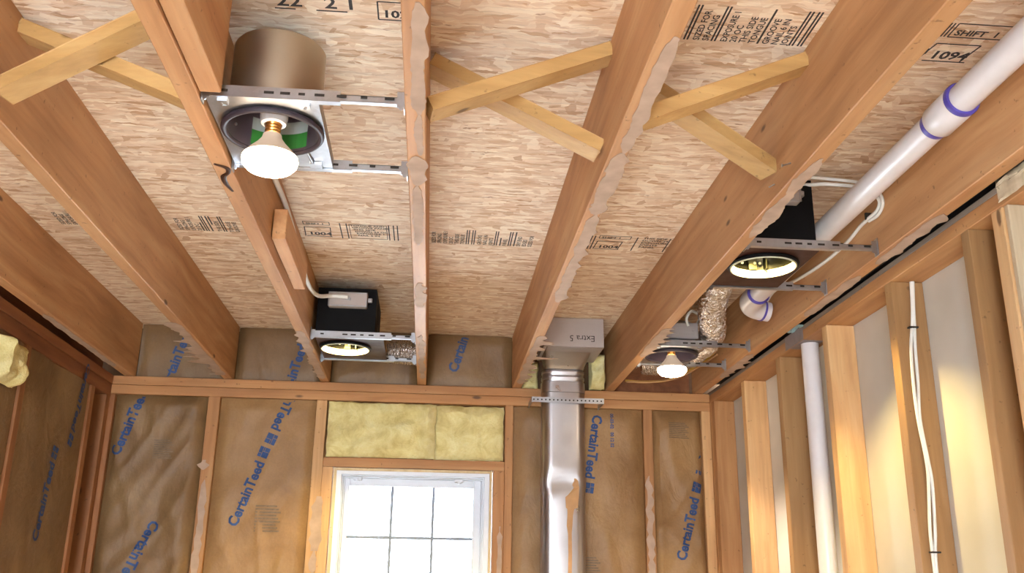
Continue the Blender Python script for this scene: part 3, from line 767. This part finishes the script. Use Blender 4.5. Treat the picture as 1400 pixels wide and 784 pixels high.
# ================================================================== RECESSED LIGHTS
def hangar(parent, x0, x1, xm, y, z, h=.022, ends=True):
    """two-piece telescoping bar along X with slots, facing the viewer"""
    mb = MB(); mb.box(x0, xm+.04, y, y+.0015, z, z+h); mb.box(x0, xm+.04, y, y+.014, z-.001, z+.0005)
    mb.box(xm, x1, y+.002, y+.0035, z+.004, z+h-.006); mb.box(xm, x1, y+.002, y+.012, z+.002, z+.0035); mb.box(xm, x1, y+.002, y+.012, z+h-.0075, z+h-.006)
    b = obj('hanger_bar', mb, M['galv'], parent)
    mb = MB()
    for k, xx in enumerate([x0+(x1-x0)*t for t in (.09, .3, .38, .47, .55, .66, .78, .9)]):
        if y is not None: mb.box(xx, xx+(.018 if k % 3 else .012), y-.0006, y-.0001, z+h*.38, z+h*.62)
    obj('bar_slots', mb, M['dark'], b, kind='stuff')
    if ends:
        for xx, s in ((x0, 1), (x1, -1)):
            mb = MB(); mb.box(xx-.001 if s > 0 else xx-.0005, xx+.0012, y-.006, y+.016, z-.012, z+h+.012); mb.box(min(xx, xx+s*.014), max(xx, xx+s*.014), y-.001, y+.0005, z-.006, z+h+.004)
            mb.disc((xx+s*.006, y-.001, z-.008), .004, 8, (0, -1, 0), .003)
            obj('end_bracket', mb, M['galv'], parent)
def flood(parent, c, r=.054, zs=2.47):
    x, y, z = c
    mb = MB(); mb.lathe((x, y, z), [(0.0001, -.012), (r*.45, -.010), (r*.8, -.004), (r*.97, .006), (r, .014), (r*.97, .020)], 32)
    b = obj('flood_bulb', mb, M['bulb'], parent, smooth=True)
    mb = MB(); mb.lathe((x, y, z), [(r*.965, .0195), (r*.80, .032), (r*.52, .048), (r*.36, .060), (r*.33, .068)], 32)
    obj('bulb_neck', mb, M['bulb_neck'], b, smooth=True)
    mb = MB(); pr = []
    for i in range(9): pr.append((.0145+(.0012 if i % 2 else -.0006), .068+.0032*i))
    mb.lathe((x, y, z), pr, 20); obj('screw_base', mb, M['brass'], b, smooth=True)
    mb = MB(); mb.lathe((x, y, z), [(.018, .090), (.024, .092), (.027, .105), (.027, .150), (.020, .156), (.0001, .156)], 24)
    obj('lamp_socket', mb, M['ceramic'], parent, smooth=True)
def pan_mb(x0, x1, y0, y1, z, cx, cy, r, th=.0015, seg=40):
    """flat plate with a round hole"""
    mb = MB(); ring, outer = [], []
    for k in range(seg):
        a = 2*pi*k/seg; dx, dy = cos(a), sin(a)
        ring.append((cx+r*dx, cy+r*dy))
        tx = ((x1-cx) if dx > 0 else (x0-cx))/dx if abs(dx) > 1e-6 else 1e9; ty = ((y1-cy) if dy > 0 else (y0-cy))/dy if abs(dy) > 1e-6 else 1e9
        t = min(tx, ty); outer.append([cx+t*dx, cy+t*dy])
    for (X, Y_) in ((x0, y0), (x0, y1), (x1, y0), (x1, y1)):
        k = min(range(seg), key=lambda i: (outer[i][0]-X)**2+(outer[i][1]-Y_)**2); outer[k] = [X, Y_]
    for zz in (z, z+th):
        A = [mb.b.verts.new((*p, zz)) for p in ring]; B = [mb.b.verts.new((*p, zz)) for p in outer]
        for k in range(seg): mb.b.faces.new((A[k], A[(k+1) % seg], B[(k+1) % seg], B[k]))
    return mb

def open_light(cx, cy, x0, x1, label, can=True, bulbz=2.370):
    t = thing('recessed_light', (cx, cy, 2.44), label, 'light', 'recessed ceiling lights')
    ya, yb = cy-.128, cy+.165
    px0, px1 = cx-.105, cx+.100
    obj('mounting_pan', pan_mb(px0, px1, ya+.012, yb, 2.452, cx, cy, .088), M['galv'], t)
    obj('pan_flange', MB().box(px0, px0+.0015, ya+.012, yb, 2.4535, 2.475), M['galv'], t); obj('pan_flange', MB().box(px1-.0015, px1, ya+.012, yb, 2.4535, 2.475), M['galv'], t)
    hangar(t, x0+.002, x1-.002, px1, ya, 2.452); hangar(t, x0+.002, x1-.002, px1, yb+.002, 2.450)
    # aperture ring
    mb = MB(); mb.tube([(cx+.093*cos(a*pi/24), cy+.093*sin(a*pi/24), 2.446) for a in range(48)]+[(cx+.093, cy, 2.446)], .0062, 10, cap=False)
    obj('aperture_ring', mb, M['darkring'], t, smooth=True)
    # can: outer shell and lighter inner wall
    top = 2.625 if can else 2.56
    mb = MB(); mb.lathe((cx, cy, 0), [(.090, 2.448), (.090, top-.004), (.087, top), (.0001, top)], 48); obj('can_shell', mb, M['can' if can else 'galv'], t, smooth=True)
    mb = MB(); mb.lathe((cx, cy, 0), [(.087, 2.446), (.087, top-.012), (.0001, top-.012)], 48); inn = obj('can_lining', mb, M['caninner'], t, smooth=True)
    # printed label on the far inner wall
    for (za, zb, mt, nm) in ((2.485, 2.512, 'label_white', 'white_label'), (2.452, 2.485, 'label_green', 'green_label')) if can else ():
        mb = MB(); mb.grid(14, 1, lambda u, v: Vector((cx+.0862*cos(radians(50+80*u)), cy+.0862*sin(radians(50+80*u)), za+(zb-za)*v))); obj(nm, mb, M[mt], t)
    for a in (20, 160, 250, 300):
        mb = MB(); mb.disc((cx+.086*cos(radians(a)), cy+.086*sin(radians(a)), 2.475), .003, 8, (-cos(radians(a)), -sin(radians(a)), 0), .003); obj('rivet', mb, M['galv'], t)
    flood(t, (cx, cy-.004, bulbz))
    lamp('SPOT', 'bulb_light', (cx, cy-.004, bulbz-.03), 45, (1, .86, .68), .045, (cx, cy-.004, 0), spot=radians(100), blend=.6)
    # wire spring clips on the pan
    for sx in (-1, 1):
        mb = MB(); mb.tube([(cx+sx*.070, ya+.03, 2.45), (cx+sx*.075, ya+.02, 2.444), (cx+sx*.08, ya+.014, 2.45)], .0022, 6); mb.box(cx+sx*.075-.009, cx+sx*.075+.009, ya+.010, ya+.026, 2.446, 2.452)
        obj('spring_clip', mb, M['galv'], t)
    mb = MB(); mb.tube([(cx+.055, cy+.09, 2.450), (cx+.062, cy+.14, 2.448), (cx+.075, cy+.145, 2.447)], .003, 8); mb.box(cx+.055, cx+.08, cy+.135, cy+.155, 2.444, 2.451); obj('locking_screw', mb, M['galv'], t)
    return t
L1 = open_light(-.335, 1.722, -.446, -.075, 'large lit recessed lamp with a tall bare metal can, top left')
L4 = open_light(.868, 3.395, .773, 1.127, 'small lit recessed lamp with galvanized frame beside the foil duct, far right', can=False, bulbz=2.378)
mb = MB(); mb.box(.815, .945, 3.285, 3.30, 2.485, 2.545, .004); mb.box(.83, .93, 3.283, 3.2855, 2.50, 2.53, .001); mb.disc((.925, 3.282, 2.515), .006, 8, (0, -1, 0), .003); obj('junction_box', mb, M['boxsteel'], L4)

def boxed_light(cx, cy, x0, x1, bx0, bx1, label, jx0, jx1, ztop=2.635, px=None):
    t = thing('recessed_light', (cx, cy, 2.44), label, 'light', 'recessed ceiling lights')
    ya, yb = cy-.135, cy+.165
    p0, p1 = px or (bx0, bx1+.01)
    obj('mounting_pan', pan_mb(p0, p1, ya+.004, yb+.03, 2.452, cx, cy, .089), M['pan'], t)
    # five-sided black housing
    mb = MB()
    for b in ((bx0, bx1, ya+.010, ya+.012, 2.4545, ztop), (bx0, bx1, yb, yb+.002, 2.4545, ztop), (bx0, bx0+.002, ya+.012, yb, 2.4545, ztop), (bx1-.002, bx1, ya+.012, yb, 2.4545, ztop), (bx0, bx1, ya+.010, yb+.002, ztop, ztop+.002)): mb.box(*b)
    obj('housing_box', mb, M['black'], t)
    mb = MB(); mb.box(jx0, jx1, ya-.022, ya+.009, ztop-.075, ztop-.022, .004); jb = obj('junction_box', mb, M['boxsteel'], t)
    mb = MB(); w = .0045
    for b in ((jx0, jx1, ztop-.026, ztop-.022), (jx0, jx1, ztop-.075, ztop-.070), (jx0, jx0+w, ztop-.075, ztop-.022), (jx1-w, jx1, ztop-.075, ztop-.022)): mb.box(b[0], b[1], ya-.0255, ya-.0215, b[2], b[3], .001)
    mb.box((jx0+jx1)/2-.006, (jx0+jx1)/2+.01, ya-.028, ya-.0215, ztop-.052, ztop-.042, .002)
    obj('cover_rim', mb, M['galv'], jb)
    mb = MB(); mb.box(jx1, jx1+.016, ya-.006, ya+.006, ztop-.052, ztop-.036, .002); mb.disc((jx1+.009, ya-.006, ztop-.044), .005, 8, (0, -1, 0), .003); obj('cable_clamp', mb, M['galv'], t)
    hangar(t, x0+.002, x1-.002, bx1+.02, ya, 2.452); hangar(t, x0+.002, x1-.002, bx1+.02, yb+.035, 2.450)
    mb = MB(); mb.tube([(cx+.090*cos(a*pi/24), cy+.090*sin(a*pi/24), 2.447) for a in range(48)]+[(cx+.09, cy, 2.447)], .005, 8, cap=False); obj('aperture_ring', mb, M['black'], t, smooth=True)
    mb = MB(); mb.lathe((cx, cy, 0), [(.084, 2.440), (.088, 2.440), (.088, 2.449), (.0865, 2.462), (.084, 2.462), (.084, 2.440)], 48); obj('trim_collar', mb, M['collar'], t, smooth=True)
    mb = MB(); mb.lathe((cx, cy, 0), [(.087, 2.462), (.087, ztop-.012), (.0001, ztop-.012)], 48); obj('can_lining', mb, M['darkcan'], t, smooth=True)
    mb = MB(); mb.box(cx-.012, cx+.012, cy+.080, cy+.084, 2.463, 2.51, .001); mb.box(cx+.03, cx+.034, cy+.06, cy+.082, 2.463, 2.50); obj('inner_bracket', mb, M['dimsteel'], t)
    for sx in (-.03, .005, .02): 
        mb = MB(); mb.disc((cx+sx, cy+.080, 2.482), .004, 8, (0, -1, 0), .003); obj('rivet', mb, M['galv'], t)
    mb = MB(); mb.lathe((cx, cy-.01, 2.555), [(.0001, -.02), (.018, -.014), (.026, 0), (.022, .016), (.012, .03), (.0001, .034)], 20); obj('recessed_bulb', mb, M['bulb_in'], t, smooth=True)
    lamp('SPOT', 'recessed_bulb_light', (cx, cy-.004, 2.524), 34, (1, .76, .24), .016, (cx, cy-.004, 0), spot=radians(112), blend=.08)
    return t
L2 = boxed_light(-.333, 3.45, -.446, -.075, -.430, -.222, 'recessed light in a square black housing near the window, pale ring glowing', -.390, -.252, px=(-.43, -.19))
L3 = boxed_light(.868, 2.372, .773, 1.127, .776, .968, 'large black housed recessed light with pale glowing ring below the plastic pipe', .80, .925, ztop=2.645)

# ================================================================== PIPES, FLEX DUCT, CABLES
pp = thing('drain_pipe', (1.03, 2.0, 2.485), 'long white plastic drain pipe running between the two right joists', 'pipe')
PX, PZ, PR = 1.03, 2.532, .0302
obj('pipe_run', MB().tube([(PX, -2.0, PZ+.0735), (PX, 2.90, PZ)], PR, 40), M['pvc'], pp, smooth=True)
def sleeve(y0, y1, r): 
    mb = MB(); prof = [(PR, y0), (r-.002, y0), (r, y0+.003), (r, y1-.003), (r-.002, y1), (PR, y1)]
    pts = [(PX, y, PZ) for _, y in prof]; mb2 = MB()
    seg = 40; rings = []
    for rr, y in prof: rings.append([mb2.b.verts.new((PX+rr*cos(2*pi*k/seg), y, PZ+(2.9-y)*.015+rr*sin(2*pi*k/seg))) for k in range(seg)])
    for i in range(len(prof)-1):
        for k in range(seg): mb2.b.faces.new((rings[i][k], rings[i][(k+1) % seg], rings[i+1][(k+1) % seg], rings[i+1][k]))
    return mb2
obj('pipe_coupling', sleeve(1.635, 1.725, .0362), M['pvc'], pp, smooth=True)
obj('primer_band', sleeve(1.624, 1.638, .0368), M['purple'], pp, smooth=True); obj('primer_band', sleeve(1.722, 1.745, .0312), M['purple'], pp, smooth=True)
obj('primer_band', sleeve(2.868, 2.880, .0368), M['purple'], pp, smooth=True)
ez = [(PX, 2.878, PZ), (PX, 2.925, PZ), (PX+.003, 2.965, PZ-.003), (PX+.018, 2.995, PZ-.008), (PX+.043, 3.012, PZ-.012), (PX+.082, 3.016, PZ-.018)]
obj('pipe_elbow', MB().tube(ez, [.0362, .0362, .036, .035, .034, .033], 32, smooth_path=5), M['pvc'], pp, smooth=True)
mb = MB(); mb.tube([(PX+.056, 3.013, PZ-.0145), (PX+.062, 3.014, PZ-.0155)], .0358, 32); obj('primer_band', mb, M['purple'], pp, smooth=True)

vp = thing('vent_pipe', (1.235, 2.96, 0), 'upright white plastic pipe standing between the right wall studs', 'pipe')
obj('pipe_run', MB().tube([(1.228, 2.975, .01), (1.228, 2.975, 2.396)], .0285, 28), M['pvc'], vp, smooth=True)

# foil flex duct
def flex(pts, r, name, label, n=14, seg=28, amp=.07):
    q = spline([Vector(p) for p in pts], n*3); rd = random.Random(len(label)); 
    rr = [r*(1+amp*(1 if i % 4 < 2 else -1)*.6) for i in range(len(q))]
    jit = {}
    def fn(i, k):
        key = (i, k % seg)
        if key not in jit: jit[key] = 1+rd.uniform(-.05, .05)
        return jit[key]
    mb = MB(); mb.tube(q, rr, seg, fn=fn)
    return obj(name, mb, M['foil'], label=label, cat='duct')
flex([(.88, 2.62, 2.57), (.892, 2.82, 2.56), (.922, 3.03, 2.54), (.975, 3.21, 2.53), (1.022, 3.40, 2.522), (.995, 3.61, 2.505), (.90, 3.68, 2.487), (.82, 3.69, 2.487)], .046, 'foil_flex_duct', 'crinkled silver foil flexible duct curving down behind the small lit lamp')
flex([(-.20, 3.70, 2.50), (-.155, 3.705, 2.50), (-.082, 3.71, 2.50)], .045, 'foil_flex_duct', 'short crinkled foil duct stub right of the square black housing', n=10)
def cable(pts, r, label, mat='cablew', flat=1, n=8, cat='cable', name='cable', group=None):
    return obj(name, MB().tube(pts, r, 10, flat=flat, smooth_path=n), M[mat], smooth=True, label=label, cat=cat, group=group)
cable([(-.438, 1.85, 2.60), (-.437, 2.25, 2.612), (-.437, 2.55, 2.622), (-.436, 2.85, 2.592), (-.436, 3.08, 2.572), (-.42, 3.22, 2.575), (-.385, 3.272, 2.59), (-.36, 3.277, 2.592), (-.32, 3.277, 2.590)], .0072, 'white cable along the third joist into the square black housing')
cable([(.80, 2.215, 2.625), (.90, 2.205, 2.63), (.95, 2.25, 2.635), (1.0, 2.22, 2.626), (1.09, 2.20, 2.61), (1.117, 2.185, 2.575), (1.119, 2.20, 2.552), (1.115, 2.245, 2.545), (1.117, 2.30, 2.545), (1.118, 2.40, 2.532), (1.117, 2.56, 2.53), (1.117, 2.75, 2.545), (1.117, 2.95, 2.572), (1.117, 3.04, 2.56)], .005, 'white cable looping from the large black housing along the joist beside the pipe')
cable([(.82, 2.222, 2.632), (.90, 2.212, 2.642), (.98, 2.22, 2.642), (1.08, 2.2, 2.625), (1.112, 2.175, 2.59), (1.119, 2.17, 2.558), (1.119, 2.20, 2.538), (1.117, 2.25, 2.540)], .0045, 'second white cable over the large black housing, ending in the loop by the pipe')
for (z, y) in ((2.553, 2.25), (2.531, 2.42)):
    obj('cable_staple', MB().box(1.108, 1.1255, y-.003, y+.003, z-.009, z+.009), M['dark'], label='dark staple pinning the white cable %s' % ('just below its loop' if z > 2.54 else 'further along the joist'), cat='staple')
cable([(.935, 3.42, 2.53), (.955, 3.30, 2.565), (.92, 3.272, 2.585), (.90, 3.276, 2.56), (.905, 3.279, 2.53)], .005, 'white cable rising from the junction box of the small lit lamp')
cable([(.79, 3.86, 2.45), (.88, 3.88, 2.452), (.98, 3.86, 2.462), (1.05, 3.80, 2.49), (1.10, 3.72, 2.52), (1.118, 3.62, 2.545)], .0055, 'yellow cable sagging behind the small lit lamp', 'cabley')
cable([(.79, 3.84, 2.442), (.90, 3.85, 2.446), (1.0, 3.83, 2.462), (1.07, 3.74, 2.492), (1.118, 3.64, 2.52)], .004, 'thin tan cable just below the yellow cable', 'tan')
# cable clipped on the stud side
sc_ = thing('stud_cable', (1.225, 2.308, 1.2), 'grey white cable clipped down the side of a right wall stud', 'cable')
zz = [(1.247, 2.3965), (1.240, 2.33), (1.234, 2.28), (1.226, 2.215), (1.224, 2.12), (1.222, 2.03), (1.228, 1.93), (1.229, 1.87), (1.223, 1.76), (1.219, 1.66), (1.22, 1.4), (1.22, 1.0)]
for k, dx in enumerate((-.0035, .0045)):
    obj('cable_run', MB().tube([(x+dx+.003*sin(z*17+k*2), 2.309-.001*k, z) for x, z in zz], .0042, 8, smooth_path=6), M['cablew'] if k == 0 else M['cablet'] if False else M['cablew'], sc_, smooth=True)
for z, x in ((2.27, 1.233), (1.705, 1.221)):
    obj('cable_clip', MB().box(x-.012, x+.013, 2.300, 2.3145, z-.002, z+.002, .0008), M['dark'], sc_)
# wires in the gap between the right joist and the wall
for k, (x, col, lb) in enumerate(((1.178, 'cablet', 'teal grey wire bundle lying in the dark gap over the right wall'), (1.186, 'dark', 'dark wire in the gap over the right wall'))):
    cable([(x, 1.2, 2.462), (x-.004, 1.7, 2.458), (x+.003, 2.0, 2.464), (x-.003, 2.4, 2.457), (x, 2.9, 2.462), (x-.003, 3.5, 2.460)], .005, lb, col, n=6)
mb = MB(); mb.box(1.164, XR+.089, -2.1, 4.1, 2.50, 2.51); obj('gap_shade_board', mb, M['dark'], label='added dark board standing for shade in the gap above the right wall', cat='board')  # added board, its dark colour stands in for shade in the gap
# pale blue plastic scrap in the gap
mb = MB(); mb.grid(10, 6, lambda u, v: Vector((1.166+.028*v, 2.92+.10*u, 2.446-.006*sin(u*9)*v+.004*noise.noise(Vector((u*5, v*5, 2))))))
M['bluefilm'] = plain('pale_blue_film', srgb(150, 186, 196), .3, .1, 30)
obj('plastic_scrap', mb, M['bluefilm'], smooth=True, label='pale blue plastic scrap poking from the gap by the right wall', cat='scrap')
